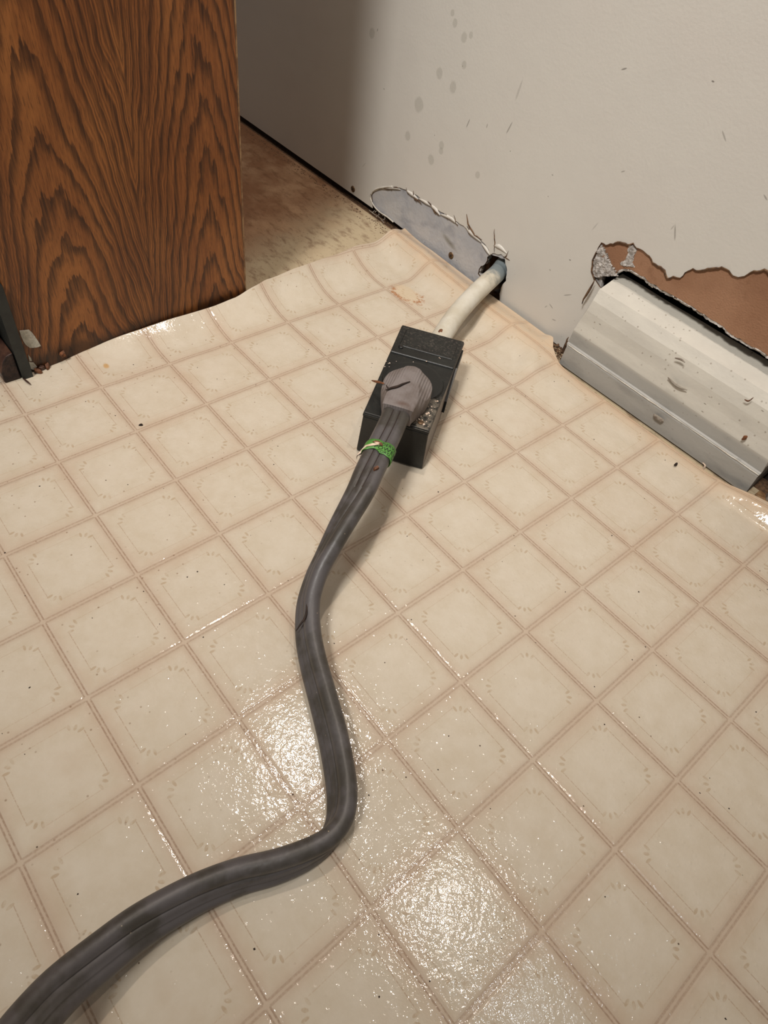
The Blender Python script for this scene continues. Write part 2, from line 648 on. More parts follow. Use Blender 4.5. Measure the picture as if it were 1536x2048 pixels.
def mat_baseboard():
    g = G('dusty_white_baseboard_paint')
    x, y, z = g.pos()
    P = g.vec(x, y, z)
    n = g.noise(g.vec(x * 0.6, y, z * 2.0), 2.4, 4, 0.6)
    col = g.mix(g.step(n, 0.3, 0.7), C(196, 191, 180), C(206, 201, 189))
    low = g.step(z, 0.66, 0.55)  # shade on the lower face painted in as grey
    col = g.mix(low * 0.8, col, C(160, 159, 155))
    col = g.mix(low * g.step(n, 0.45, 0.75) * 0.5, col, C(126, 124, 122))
    vd, vc = g.voroc(P, 15.0)
    col = g.mix(g.step(vd, 0.26, 0.10) * g.step(vc, 0.70, 0.76) * 0.55 * (1.0 - low * 0.6), col, C(120, 104, 84))
    vd, vc = g.voroc(g.vec(x * 0.45, y, z * 1.3), 8.0)
    col = g.mix(g.step(vd, 0.10, 0.04) * g.step(vc, 0.6, 0.63) * 0.7, col, C(104, 92, 76))
    nrm = g.bump(n * 0.4 + g.noise(P, 24.0, 3) * 0.25, 0.25, 0.04)
    return g.done(col, 0.5, nrm, 0.4)


def mat_cord(name='grey_cord_vinyl', base=C(86, 82, 82), dirty=C(66, 62, 57)):
    g = G(name)
    u, v = g.uv()
    x, y, z = g.pos()
    P = g.vec(x, y, z)
    n = g.noise(P, 2.2, 4, 0.6)
    col = g.mix(g.step(n, 0.42, 0.62), base, dirty)
    vd, vc = g.voroc(P, 16.0)
    col = g.mix(g.step(vd, 0.12, 0.05) * g.step(vc, 0.90, 0.92), col, C(150, 135, 115))
    nrm = g.bump(g.noise(P, 12.0, 3), 0.10, 0.04)
    return g.done(col, 0.42, nrm, 0.45)


def mat_plug():
    g = G('grey_ribbed_plug_vinyl')
    x, y, z = g.pos()
    P = g.vec(x, y, z)
    n = g.noise(P, 3.0, 4, 0.6)
    col = g.mix(g.step(n, 0.4, 0.65), C(128, 120, 117), C(110, 100, 95))
    # brown grime streaks around the middle
    w = (g.noise(P, 8.0, 4, 0.7) - 0.5)
    col = g.mix(ellipse(g, x, y, -3.80, 0.42, .12, .07, .8, 0.9, w) * 0.6, col, C(82, 52, 34))
    col = g.mix(ellipse(g, x, y, -3.62, 0.36, .16, .06, -.9, 0.9, w) * 0.5, col, C(78, 56, 44))
    along = x * 0.826 + y * 0.564                # ribs run along the plug axis
    rib = g.step(((along * 30.0).frac() - 0.5).abs(), 0.15, 0.38)
    nrm = g.bump(rib * 0.5 + g.noise(P, 20.0, 3) * 0.3, 0.5, 0.02)
    return g.done(col, 0.6, nrm, 0.35)


def mat_box():
    g = G('dusty_black_bakelite')
    x, y, z = g.pos()
    P = g.vec(x, y, z)
    n = g.noise(P, 2.0, 5, 0.65)
    n2 = g.noise(P, 15.0, 5, 0.75)
    col = g.mix(g.step(n, 0.35, 0.7), C(13, 14, 13), C(27, 29, 27))
    # dust settles on the faces that look up
    geo = g.node('ShaderNodeNewGeometry')
    sp = g.node('ShaderNodeSeparateXYZ')
    g.nt.links.new(geo.outputs['Normal'], sp.inputs[0])
    up = g.step(X(g, sp.outputs[2]), 0.5, 0.9)
    col = g.mix(up * g.step(n2, 0.50, 0.8) * 0.22, col, C(96, 92, 84))
    ax = (x + 3.84) * -0.564 + (y - 0.42) * 0.826
    ac = (x + 3.84) * 0.826 + (y - 0.42) * 0.564
    sc = g.noise(g.vec(ax * 2.0, ac * 1.0, z), 26.0, 3, 0.7)
    col = g.mix(up * g.step(ax, 1.45, 1.65) * g.step(sc, 0.52, 0.68) * 0.40, col, C(112, 102, 94))
    fdust = g.step(ax, 0.8, 0.5) * g.step(ac, 0.05, 0.2) * up
    col = g.mix(fdust * g.step(n2, 0.38, 0.58) * 0.6, col, C(128, 118, 104))
    side = (1.0 - g.step(X(g, sp.outputs[2]).abs(), 0.2, 0.5)) * g.step(X(g, sp.outputs[0]) * 0.826 + X(g, sp.outputs[1]) * 0.564, 0.5, 0.8)
    col = g.mix(side * g.step(n2, 0.25, 0.6) * 0.85, col, C(96, 80, 70))
    nrm = g.bump(n2, 0.12, 0.03)
    return g.done(col, 0.38, nrm, 0.5)


def mat_white_cable():
    g = G('old_white_cable_jacket')
    x, y, z = g.pos()
    P = g.vec(x, y, z)
    n = g.noise(P, 2.5, 4, 0.6)
    col = g.mix(g.step(n, 0.35, 0.65), C(208, 203, 190), C(194, 186, 168))
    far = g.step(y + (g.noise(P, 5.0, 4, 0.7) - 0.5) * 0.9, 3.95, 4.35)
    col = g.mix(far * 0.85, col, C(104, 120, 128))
    vd, vc = g.voroc(P, 9.0)
    col = g.mix(g.step(vd, 0.14, 0.05) * g.step(vc, 0.72, 0.76), col, C(74, 52, 40))
    return g.done(col, 0.5, g.bump(g.noise(P, 14.0, 3), 0.12, 0.04), 0.4)


def mat_gypsum():
    g = G('crumbled_gypsum')
    x, y, z = g.pos()
    P = g.vec(x, y, z)
    n = g.noise(P, 14.0, 5, 0.7)
    col = g.mix(g.step(n, 0.35, 0.65), C(150, 144, 138), C(214, 208, 202))
    return g.done(col, 0.9, g.bump(n, 0.7, 0.06), 0.2)


def mat_paper():
    g = G('torn_brown_kraft_paper')
    x, y, z = g.pos()
    P = g.vec(x, y, z)
    n = g.noise(P, 7.0, 5, 0.7)
    col = g.mix(g.step(g.noise(P, 1.5, 3), 0.35, 0.65), C(151, 112, 86), C(163, 124, 97))
    col = g.mix(g.step(n, 0.52, 0.72) * 0.35, col, C(120, 84, 62))
    return g.done(col, 0.85, g.bump(g.noise(P, 40.0, 4), 0.3, 0.03), 0.2)


M = dict(vinyl=mat_vinyl(), wood=mat_wood(), wall=mat_wall(), primer=mat_primer(), subfloor=mat_subfloor(), baseboard=mat_baseboard(),
         cord=mat_cord(), plug=mat_plug(), box=mat_box(), cable=mat_white_cable(), gyp=mat_gypsum(), paper=mat_paper(),
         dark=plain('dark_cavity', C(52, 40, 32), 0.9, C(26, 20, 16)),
         stud=plain('framing_lumber', C(120, 92, 66), 0.8, C(88, 62, 44), 5),
         edge=plain('worn_panel_edge', C(150, 118, 82), 0.6, C(110, 78, 50), 9),
         black=plain('black_cove_vinyl', C(24, 28, 27), 0.45, C(36, 40, 38), 5, 0.1),
         blackpl=plain('black_plastic', C(20, 21, 20), 0.35),
         molding=plain('dark_stained_moulding', C(84, 56, 42), 0.5, C(58, 36, 28), 6, 0.15, 20),
         endgrain=plain('grimy_end_grain', C(60, 44, 36), 0.8, C(34, 24, 20), 12, 0.3),
         brass=plain('tarnished_screw', C(128, 104, 74), 0.45, C(86, 62, 42), 16, 0.1, 30, 0.5, 0.5),
         green=plain('green_label_paper', C(92, 150, 66), 0.5, C(76, 130, 56), 7),
         ink=plain('label_ink', C(24, 40, 22), 0.6),
         chip=plain('pale_paper_tear', C(228, 208, 190), 0.7, C(206, 180, 156), 14),
         twig=plain('brown_debris', C(126, 76, 42), 0.7, C(86, 52, 30), 14),
         darkbit=plain('dark_debris', C(52, 36, 27), 0.8, C(34, 24, 18), 14),
         fluff=plain('grey_lint', C(150, 142, 130), 0.9, C(120, 108, 96), 12),
         pchip=plain('white_laminate_chip', C(196, 192, 178), 0.6, C(168, 164, 152), 18, 0.2, 40),
         seam=plain('dry_paint_skin', C(212, 208, 198), 0.6, C(188, 180, 168), 10, 0.1),
         crack=plain('torn_paper_edge', C(112, 84, 58), 0.85, C(70, 50, 36), 20),
         rubble=plain('grey_plaster_rubble', C(150, 144, 134), 0.9, C(108, 98, 88), 10, 0.4, 20))

# ------------------------------------------------------------------ floor: raw board and the loose vinyl sheet
ZS = -0.035
v, f = box_vf((-19, -14, -0.8), (7, 4.45, ZS))
tag(fix_normals(link('floor_board', v, f, M['subfloor'])), 'bare stained particle board underfloor beyond the vinyl sheet', None, None, 'structure')


def uL(v):
    return interp(v, [-3.4, -2.9, -2.72, -2.6, -2.0, -1, -0.5, 0, .4, .8, 1, 2, 3, 3.6, 4.0, 4.35],
                  [-7.76, -7.76, -7.76, -7.76, -7.76, -7.75, -7.72, -7.70, -7.72, -7.80, -7.86, -7.95, -8.05, -8.05, -8.1, -8.22])


def vmax(u):
    return interp(u, [-9, -8.2, -7.5, -6.5, -4.50, -4.42, -4.25, -4.1, -3.95, -3.7, -2.35, -1.5, -.9, -0.5, 1, 6],
                  [4.47, 4.46, 4.45, 4.43, 4.42, 4.38, 4.18, 4.08, 4.02, 4.01, 4.02, 4.035, 4.035, 4.09, 4.16, 4.2])


def curlL(v):   # how high the left edge stands
    return interp(v, [-2.7, -2.2, -1.6, -1, 0, .6, 1, 2, 3, 3.6, 4.3], [0, .01, .09, .14, .18, .23, .29, .30, .26, .20, .10])


def curlT(u):   # how high the wall edge stands
    return interp(u, [-8.3, -7.5, -6.8, -6, -5, -4.45, -4.15, -4.0, -3.85, -3.4, -2.6, -1.2, -0.9, -.56, -.3, 1, 3],
                  [.30, .28, .22, .16, .15, .14, .11, .07, .04, .01, .015, .02, .06, .13, .17, .18, .14])


def vinyl_pt(u, v):
    e = uL(v)
    d = u - e
    wid = interp(v, [-1, 1], [.52, .80])
    x, y, z = u, v, 0.0
    if d < wid:
        t = 1 - d / wid
        zz = curlL(v) * t ** 1.9
        z = zz
        x = u + curlL(v) ** 2 * 0.95 * t ** 2
    ve = vmax(u)
    dv = ve - v
    w2 = interp(u, [-3.4, -2.6, -1.2], [.95, .5, .36])
    if dv < w2 and ve > 0:
        t = 1 - dv / w2
        c = curlT(u)
        hump = sm(0, .55, t) * (1 - interp(u, [-4.6, -4.4], [.55, 0]) * sm(.6, 1, t))
        if u > -3.2: hump = sm(0, .75, t)
        z = max(z, 0) + c * hump * (1.0 if d > wid else (1 - 0.45 * (1 - d / wid)))
        y = v - c * c * 0.3 * t ** 2
    z += 0.010 * noise.noise(Vector((u * 0.45, v * 0.45, 3.0)))
    if d < 1.2:
        z += 0.03 * noise.noise(Vector((u * 1.1, v * 1.7, 1.0))) * max(0, (1.2 - d))
    return (x, y, max(z, -0.008))


NU, NV = 300, 300
vs, uvs = [], []
for j in range(NV + 1):
    t = j / NV
    t = 1 - (1 - t) ** 1.35
    v0 = -13 + t * 17.32
    ul = uL(v0)
    for i in range(NU + 1):
        s = (i / NU) ** 1.25
        u = ul + (5.5 - ul) * s
        vv = -13 + t * (vmax(u) + 13)
        vs.append(vinyl_pt(u, vv))
        uvs.append((u, vv))
fs = [(j * (NU + 1) + i, j * (NU + 1) + i + 1, (j + 1) * (NU + 1) + i + 1, (j + 1) * (NU + 1) + i) for j in range(NV) for i in range(NU)]
b0 = len(vs)
for j in range(61):
    vv = lerp(-13, -2.64, j / 60)
    for u in (-9.8, -8.7, -7.74):
        vs.append((u, vv, vinyl_pt(-7.7, vv)[2] - .001)); uvs.append((u, vv))
for j in range(60):
    for k in range(2):
        a = b0 + j * 3 + k
        fs.append((a, a + 1, a + 4, a + 3))
fl = link('floor', vs, fs, M['vinyl'], None, True, uvs=uvs)
tag(fl, 'cream vinyl sheet flooring printed with small squares, edges curled up', None, None, 'structure')
md = fl.modifiers.new('thickness', 'SOLIDIFY')
md.thickness = 0.022 * T
md.offset = -1
fl.modifiers['thickness'].use_rim = True

# ------------------------------------------------------------------ back wall
WY = 4.50


def W2(pts, y=WY):
    out = []
    for a in pts:
        p = aty(a[0], a[1], y)
        out.append((float(p[0]), float(p[2])))
    return out


wall = empty('wall_back', (0, 0, 0))
tag(wall, 'off white drywall with torn patch and cable hole', None, None, 'structure')

oval_px = [(744, 402), (742, 390), (750, 381), (765, 376), (785, 374), (800, 375), (815, 381), (828, 388), (843, 398), (862, 409), (880, 421),
           (900, 434), (920, 447), (940, 464), (958, 477), (970, 489), (978, 500)]
hole_px_top = [(976, 509), (986, 507), (998, 508), (1010, 514)]
hole_px_right = [(1012, 527), (1014, 540), (1013, 556), (1009, 566), (1003, 576), (1000, 588), (999, 600)]
oval = jag(W2(oval_px), 0.07, 0.012, 1)
hole_t = jag(W2(hole_px_top), 0.04, 0.02, 2)
hole_r = jag(W2(hole_px_right), 0.04, 0.022, 3)
k4 = .32225
tear_px = [(1080 + a * k4, 440 + b * k4) for a, b in
           [(345, 365), (328, 335), (318, 300), (330, 250), (350, 200), (380, 145), (410, 158), (470, 137), (530, 145), (560, 155), (580, 143), (600, 168), (640, 185), (680, 222),
            (700, 262), (750, 290), (780, 330), (790, 352), (830, 345), (870, 357), (900, 320), (950, 305), (1010, 312), (1060, 300),
            (1130, 287), (1160, 300), (1200, 340), (1230, 354), (1270, 345), (1310, 318), (1350, 308), (1415, 315)]]
tear = jag(W2(tear_px), 0.035, 0.018, 4)
xr, zr = tear[-1]
tear += jag([(xr, zr), (xr + .5, zr - .15), (xr + 1.2, zr + .2), (xr + 2.2, zr - .1), (5.5, zr)], 0.06, .03, 5)[1:]
p_l = oval[0]
paint = [(-19, 0.075), (p_l[0] + 0.05, 0.075)] + oval + hole_t + hole_r + [(hole_r[-1][0], -0.03), (-3.7, -0.03), (-3.7, 1.2), (tear[0][0] + .12, tear[0][1] - .06)] + tear + [(5.5, 15), (-19, 15)]
sheet('painted_face', [paint], WY, WY + 0.022, [M['wall'], M['crack']], wall)

# the grey layer seen in the scraped oval, with the brown notch beside the cable
hole2_px = [(999, 604), (1003, 578), (1011, 566), (1014, 550), (1013, 528), (1008, 517), (996, 514), (982, 509), (974, 514), (972, 526), (966, 530), (958, 535), (955, 548), (960, 560), (962, 570), (958, 590)]
h2 = jag(W2(hole2_px, WY + .02), 0.04, 0.02, 6)
grey = [(-19, 0.10), (-8.9, 0.10), (-8.5, .08), (h2[-1][0] - .05, -0.01)] + h2[::-1] + [(h2[0][0], -.03), (-3.97, -.03), (-4.02, 1.0), (-4.6, 1.3), (-5.0, 3.2), (-19, 3.2)]
sheet('scraped_face', [grey], WY + 0.022, WY + 0.05, [M['primer'], M['crack']], wall)

# brown paper with its torn lower lip, and the gypsum core behind
lip_px = [(1232, 548), (1238, 541), (1250, 536), (1262, 538), (1272, 545), (1290, 556), (1310, 570), (1335, 586), (1360, 598), (1383, 612), (1410, 630),
          (1440, 650), (1470, 672), (1500, 690), (1536, 712)]
lip = jag(W2(lip_px, WY + .03), 0.035, 0.012, 7)
xe, ze = lip[-1]
lip += jag([(xe, ze), (xe + 1.5, ze), (5.5, ze)], .06, .02, 8)[1:]
br = [(-4.6, 1.30)] + [(lip[0][0] - .25, 1.30), (lip[0][0] - .1, lip[0][1] - .02)] + lip + [(5.5, 4), (-4.6, 4)]
sheet('torn_paper', [br], WY + 0.024, WY + 0.045, [M['paper'], M['gyp']], wall)
core = [(-4.6, 1.2), (lip[0][0] - .28, 1.2), (lip[0][0] - .12, lip[0][1] - .06)] + [(a, b - 0.035 - 0.02 * abs(noise.noise(Vector((a * 8, 0, 0))))) for a, b in lip[1:]] + [(5.5, 15), (-4.6, 15)]
sheet('gypsum_core', [core], WY + 0.046, WY + 0.16, [M['gyp']], wall)
core2 = [(-19, .10), (-8.7, .10), (h2[-1][0] - .05, -0.01)] + [(a + random.uniform(-.02, .02), b + random.uniform(-.02, .02)) for a, b in h2[::-1]] + [(h2[0][0], -.03), (-3.97, -.03), (-4.1, 1.3), (-4.6, 1.35), (-4.6, 15), (-19, 15)]
sheet('gypsum_core', [core2], WY + 0.051, WY + 0.16, [M['gyp']], wall)


# white crumbly patches where the core shows through the paper
def crumb(name, poly, y0, depth, mat, parent, seed, nx=26):
    poly = [np.array(p) for p in poly]
    xs = [p[0] for p in poly]; zs = [p[1] for p in poly]
    x0, x1, z0, z1 = min(xs), max(xs), min(zs), max(zs)
    nz = max(4, int(nx * (z1 - z0) / (x1 - x0)))
    def inside(x, z):
        c = False
        for i in range(len(poly)):
            a, b = poly[i], poly[i - 1]
            if (a[1] > z) != (b[1] > z) and x < (b[0] - a[0]) * (z - a[1]) / (b[1] - a[1]) + a[0]: c = not c
        return c
    idx, vv, ff = {}, [], []
    for i in range(nx + 1):
        for k in range(nz + 1):
            x, z = lerp(x0, x1, i / nx), lerp(z0, z1, k / nz)
            x += random.uniform(-.2, .2) * (x1 - x0) / nx
            z += random.uniform(-.2, .2) * (z1 - z0) / nz
            h = depth * (0.35 + noise.noise(Vector((x * 13, z * 13, seed))) + 0.5 * noise.noise(Vector((x * 34, z * 34, seed))))
            idx[i, k] = len(vv)
            vv.append((x, y0 - h if inside(x, z) else y0 + 0.02, z))
    for i in range(nx):
        for k in range(nz):
            if inside(lerp(x0, x1, (i + .5) / nx), lerp(z0, z1, (k + .5) / nz)):
                ff.append((idx[i, k], idx[i + 1, k], idx[i + 1, k + 1], idx[i, k + 1]))
    return link(name, vv, ff, mat, parent)


c1 = W2([(1080 + a * k4, 440 + b * k4) for a, b in [(380, 150), (405, 185), (425, 235), (445, 280), (475, 320), (480, 350), (400, 352), (345, 362), (325, 335), (318, 300), (330, 250), (350, 200)]], WY + .01)
crumb('broken_gypsum', c1, WY + .012, 0.035, M['gyp'], wall, 3)
c2 = W2([(1080 + a * k4, 440 + b * k4) for a, b in [(545, 160), (580, 150), (605, 185), (585, 225), (580, 265), (590, 295), (545, 290), (500, 285), (490, 270), (530, 245), (545, 205)]], WY + .02)
crumb('broken_gypsum', c2, WY + .020, 0.022, M['gyp'], wall, 9, 18)
# ragged white fringe under the brown lip
fr = [(a, b + .005) for a, b in lip if a < 0] + [(a, b - .030 - .035 * abs(noise.noise(Vector((a * 5, 1, 0))))) for a, b in lip[::-1] if a < 0]
crumb('broken_gypsum', fr, WY + .028, 0.022, M['gyp'], wall, 5, 150)

# paint skin curled along the scraped oval
rim = W2([(744, 404), (741, 392), (749, 380), (765, 375), (785, 373)])
rim3 = [(x, WY - .006, z) for x, z in rim]
tube(catmull(rim3, 6), 0.014, 'lifted_paint', M['seam'], wall, 6)
rim = W2([(744, 404), (750, 414), (760, 424), (775, 434), (787, 444)])
tube(catmull([(x, WY - .006, z) for x, z in rim], 6), 0.012, 'lifted_paint', M['seam'], wall, 6)


def flap(pts, w, out, name='lifted_paint', mat='seam', y=WY):
    """curled strip standing out from the wall along a pixel polyline"""
    p = catmull([(x, y, z) for x, z in W2(pts)], 5)
    n = len(p)
    vv, ff = [], []
    for i, q in enumerate(p):
        k = math.sin(math.pi * i / (n - 1)) * random.uniform(.75, 1.1)
        vv += [(q[0], q[1] + .004, q[2] + w * k), (q[0], q[1] - out * k * .7, q[2] + w * .4 * k), (q[0] + .01, q[1] - out * k, q[2] - .01)]
    for i in range(n - 1):
        for r in range(2):
            a = i * 3 + r
            ff.append((a, a + 1, a + 4, a + 3))
    o = link(name, vv, ff, M[mat], wall, True)
    sd = o.modifiers.new('t', 'SOLIDIFY'); sd.thickness = 0.008 * T
    return o


for pts, w, out in (([(764, 377), (785, 376), (800, 378)], .05, .03), ([(812, 380), (818, 385), (828, 392), (836, 398)], .08, .05), ([(836, 396), (850, 404), (862, 412)], .06, .04),
                    ([(858, 408), (870, 418), (880, 430)], .09, .055), ([(880, 428), (900, 436), (915, 448)], .07, .04), ([(930, 452), (942, 466), (962, 484)], .10, .06),
                    ([(962, 486), (972, 498), (980, 510)], .07, .05), ([(986, 490), (1000, 495), (1015, 508)], .10, .06)):
    flap(pts, w * .55, out * .5, mat='wall')


def crack(pts, r=.012, name='paper_crack', mat='crack', y=WY - .004):
    q = [(x, y, z) for x, z in jag(W2(pts), .05, .012, len(pts))]
    return tube(q, lambda t: r * (0.25 + .75 * math.sin(math.pi * t)), name, M[mat], wall, 5)


for pts, r in (([(766, 376), (776, 377), (784, 380)], .010), ([(785, 375), (798, 376)], .012), ([(812, 375), (816, 388)], .007), ([(826, 382), (829, 396), (838, 402), (843, 408)], .016),
               ([(829, 396), (833, 404)], .012), ([(856, 402), (864, 414), (872, 424), (878, 431)], .015), ([(866, 417), (872, 428)], .013), ([(891, 427), (895, 439)], .008),
               ([(908, 430), (913, 445), (916, 452)], .008), ([(934, 428), (936, 448), (944, 462), (950, 470), (964, 480)], .017), ([(934, 453), (944, 466)], .014),
               ([(937, 467), (948, 470)], .014), ([(989, 458), (990, 478), (989, 505)], .010), ([(1006, 516), (1013, 512), (1017, 502)], .011), ([(1008, 514), (1020, 521)], .010)):
    crack(pts, r)
for pts, r in (([(1190, 560), (1181, 576), (1172, 592), (1164, 608)], .018), ([(1186, 566), (1178, 580)], .012), ([(1137, 674), (1130, 690), (1124, 708), (1119, 722)], .020),
               ([(1143, 680), (1136, 684), (1131, 700)], .014), ([(1124, 700), (1118, 716)], .02)):
    q = [(x, WY - .10, z) for x, z in jag(W2(pts, WY - .10), .05, .012, len(pts))]
    tube(q, lambda t, r=r: r * (0.3 + .8 * math.sin(math.pi * t)), 'dirt_seam', M['crack'], wall, 5)
# curled edge of the torn face paper
q = [(x, WY - .004, z - .004) for x, z in tear if x < 0.2]
tube(q, lambda t: .009 * (1 + .6 * math.sin(40 * t)), 'torn_edge', M['crack'], wall, 5)

# drywall screws
for px, py in ((706, 378), (902, 511)):
    p = aty(px, py, WY if px < 750 else WY + .02)
    yy = WY - .008 if px < 750 else WY + .012
    vv, ff = [], []
    n = 20
    for rr, dy in ((.062, 0.012), (.058, 0), (.045, -.004), (.0, .004)):
        for k in range(n):
            a = 2 * math.pi * k / n
            vv.append((p[0] + rr * math.cos(a), yy + dy, p[2] + rr * math.sin(a)))
    for r in range(3):
        for k in range(n):
            ff.append((r * n + k, r * n + (k + 1) % n, (r + 1) * n + (k + 1) % n, (r + 1) * n + k))
    s = fix_normals(link('screw', vv, ff, M['brass'], wall, True))
    for sg in (0, 1):
        d = np.array([math.cos(.8 + sg * 1.57), 0, math.sin(.8 + sg * 1.57)]) * .03
        c = np.array([p[0], yy - .003, p[2]])
        tube([c - d, c + d], .006, 'slot', M['darkbit'], s, 4)

# wall cavity: sill plate and sheathing painted dark for its shade, plus a stud
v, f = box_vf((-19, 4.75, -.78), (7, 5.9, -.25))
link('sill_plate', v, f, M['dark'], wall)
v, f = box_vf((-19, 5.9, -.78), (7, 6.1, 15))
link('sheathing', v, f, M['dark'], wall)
v, f = box_vf((-6.75, 4.70, -.78), (-6.28, 5.9, 15))
link('stud', v, f, M['stud'], wall)
v, f = box_vf((-19, 4.45, -.80), (7, 4.76, -.05))
link('gap_bottom', v, f, M['crack'], wall)

# ------------------------------------------------------------------ baseboard
prof = [(4.10, 0.0), (4.085, .34), (4.10, .385), (4.125, .40), (4.115, .62), (4.15, .80), (4.17, .98), (4.21, 1.14), (4.30, 1.29), (4.50, 1.38), (4.74, 1.42), (4.95, 1.3), (4.95, 0.0)]
xa, xb = -4.0, -0.66
vv, ff = [], []
NX = 40
for i in range(NX + 1):
    t = i / NX
    x = lerp(xa, xb, t)
    for k, (y, z) in enumerate(prof):
        jx = 0
        if i == 0: jx = .05 * noise.noise(Vector((0, y * 8, z * 8))) + (.10 * (z / 1.5) ** 2)
        if i == NX: jx = .04 * noise.noise(Vector((4, y * 9, z * 9)))
        vv.append((x + jx, y + t * .06 + .006 * noise.noise(Vector((x * 1.5, k, 0))), z + .006 * noise.noise(Vector((x * 1.5, k, 5)))))
n = len(prof)
for i in range(NX):
    for k in range(n):
        a, b = i * n + k, i * n + (k + 1) % n
        ff.append((a, b, b + n, a + n))
ff.append(tuple(range(n))); ff.append(tuple(range(NX * n, NX * n + n))[::-1])
fm = [0] * (len(ff) - 2) + [1, 1]
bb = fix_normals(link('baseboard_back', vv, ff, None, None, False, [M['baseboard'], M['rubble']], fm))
tag(bb, 'length of dusty white baseboard with a moulded top, cut off at both ends', None, None, 'structure')
# paint bead on the ledge
q = [(lerp(xa + .03, xb, i / 50), 4.092 + .06 * i / 50 - .006 + .004 * noise.noise(Vector((i * .7, 0, 0))), .375 + .008 * noise.noise(Vector((i * .5, 3, 0)))) for i in range(51)]
tube(q, lambda t: .007 * (1 + .6 * math.sin(17 * t) * math.sin(31 * t)), 'paint_bead', M['seam'], bb, 6)

# ------------------------------------------------------------------ cabinet side
cab = empty('kitchen_cabinet', (-8.5, -1.0, 0))
tag(cab, 'oak veneered kitchen cabinet standing left on the floor', 'cabinet')
PX = -7.76
ye = 0.72
poly = [(-2.62, ZS), (ye, ZS), (ye, 12), (-6.5, 12), (-6.5, 1.36), (-2.62, 1.36)]
v, f = prism(poly, lambda a, b, h: (h, a, b), PX - .25, PX)
o = fix_normals(link('side_panel', v, f, M['wood'], cab))
bevel(o, .012, 2)
v, f = box_vf((PX - .25, ye + .0, ZS), (PX - .005, ye + .022, 12))
link('edge_band', v, f, M['edge'], cab)
v, f = box_vf((-13, ye - .3, ZS), (PX - .26, ye - .05, 12))
link('back_panel', v, f, M['stud'], cab)
v, f = box_vf((-13, -6.5, 1.36), (PX - .26, ye - .31, 1.5))
link('bottom_shelf', v, f, M['stud'], cab)
v, f = box_vf((-13, -2.76, ZS), (PX + .10, -2.63, 1.34))
link('toe_kick', v, f, M['black'], cab)
v, f = box_vf((-13, -6.6, 1.36), (PX, -6.51, 12))
link('cabinet_front', v, f, M['wood'], cab)
# chipped veneer by the toe kick


def on_panel(px, py, dx=0.0):
    p = atx(px, py, PX + dx)
    return p


def patch(name, pix, mat, dx, parent):
    pts = [on_panel(a, b, dx) for a, b in pix]
    rng = [np.array((PX + .001, p[1], p[2])) for p in pts]
    top = [np.array((PX + dx, p[1], p[2])) for p in pts]
    n_ = len(pts)
    vv = rng + top
    ff = [tuple(range(n_)), tuple(range(n_, 2 * n_))] + [(i, (i + 1) % n_, n_ + (i + 1) % n_, n_ + i) for i in range(n_)]
    return fix_normals(link(name, vv, ff, mat, parent))


patch('chipped_spot', [(39, 662), (50, 661), (58, 660), (64, 665), (70, 673), (76, 682), (82, 692), (74, 695), (60, 696), (52, 690), (47, 683), (42, 672)], M['pchip'], .012, cab)
patch('chipped_spot', [(56, 709), (62, 716), (64, 722), (59, 722)], M['pchip'], .012, cab)
patch('chipped_spot', [(58, 724), (68, 726), (74, 733), (70, 741), (62, 738)], M['pchip'], .012, cab)

# moulding at the toe kick
ml = empty('shoe_moulding', (-8, -2.9, 0))
tag(ml, 'short dark brown stained moulding strip on the vinyl at the black toe kick', 'moulding')
poly = [(-2.98, .0), (-2.77, .0), (-2.77, .40), (-2.86, .38), (-2.93, .30), (-2.98, .16)]
v, f = prism(poly, lambda a, b, h: (h, a, b), -12.5, PX + .06)
fm = [0, 1] + [0] * 6
o = fix_normals(link('strip', v, f, None, ml, False, [M['molding'], M['endgrain']], fm))
bevel(o, .015, 2)

# ------------------------------------------------------------------ receptacle box
AX = np.array([-0.564, 0.826])      # along the box, away from the camera
AC = np.array([0.826, 0.564])       # across, to the right
B0 = np.array([-3.845, 0.425])      # middle of the front top edge


def bp(s, c, z):
    p = B0 + AX * s + AC * c
    return (p[0], p[1], z)


rb = empty('receptacle_box', bp(1.0, 0, 0))
tag(rb, 'black surface mounted range receptacle box lying on the vinyl floor', 'electrical box')
HB = 0.665
LB = 2.03
# body: trapezoid, a little wider at the back
def lofted(rows, name, mat, parent, bev=.015):
    """rows: list of rings (same count) stacked"""
    n_ = len(rows[0])
    vv = [p for r in rows for p in r]
    ff = [tuple(range(n_))[::-1], tuple(range((len(rows) - 1) * n_, len(rows) * n_))]
    for r in range(len(rows) - 1):
        for k in range(n_):
            a, b = r * n_ + k, r * n_ + (k + 1) % n_
            ff.append((a, b, b + n_, a + n_))
    o_ = fix_normals(link(name, vv, ff, mat, parent))
    if bev: bevel(o_, bev, 2)
    return o_


hwf, hwb = .430, .468
zb = 0.015
body = lofted([[bp(-.02, -hwf - .02, zb), bp(-.02, hwf + .02, zb), bp(LB - .05, hwb - .02, zb), bp(LB - .05, -hwb + .02, zb)],
               [bp(0, -hwf + .005, HB - .06), bp(0, hwf - .005, HB - .06), bp(LB - .01, hwb - .01, HB - .06), bp(LB - .01, -hwb + .01, HB - .06)]], 'body', M['box'], rb)
# cover: rim + stepped wells
cov = lofted([[bp(-.004, -hwf, HB - .06), bp(-.004, hwf, HB - .06), bp(LB, hwb, HB - .06), bp(LB, -hwb, HB - .06)],
              [bp(0, -hwf, HB - .022), bp(0, hwf, HB - .022), bp(LB, hwb, HB - .022), bp(LB, -hwb, HB - .022)]], 'cover', M['box'], rb, .01)
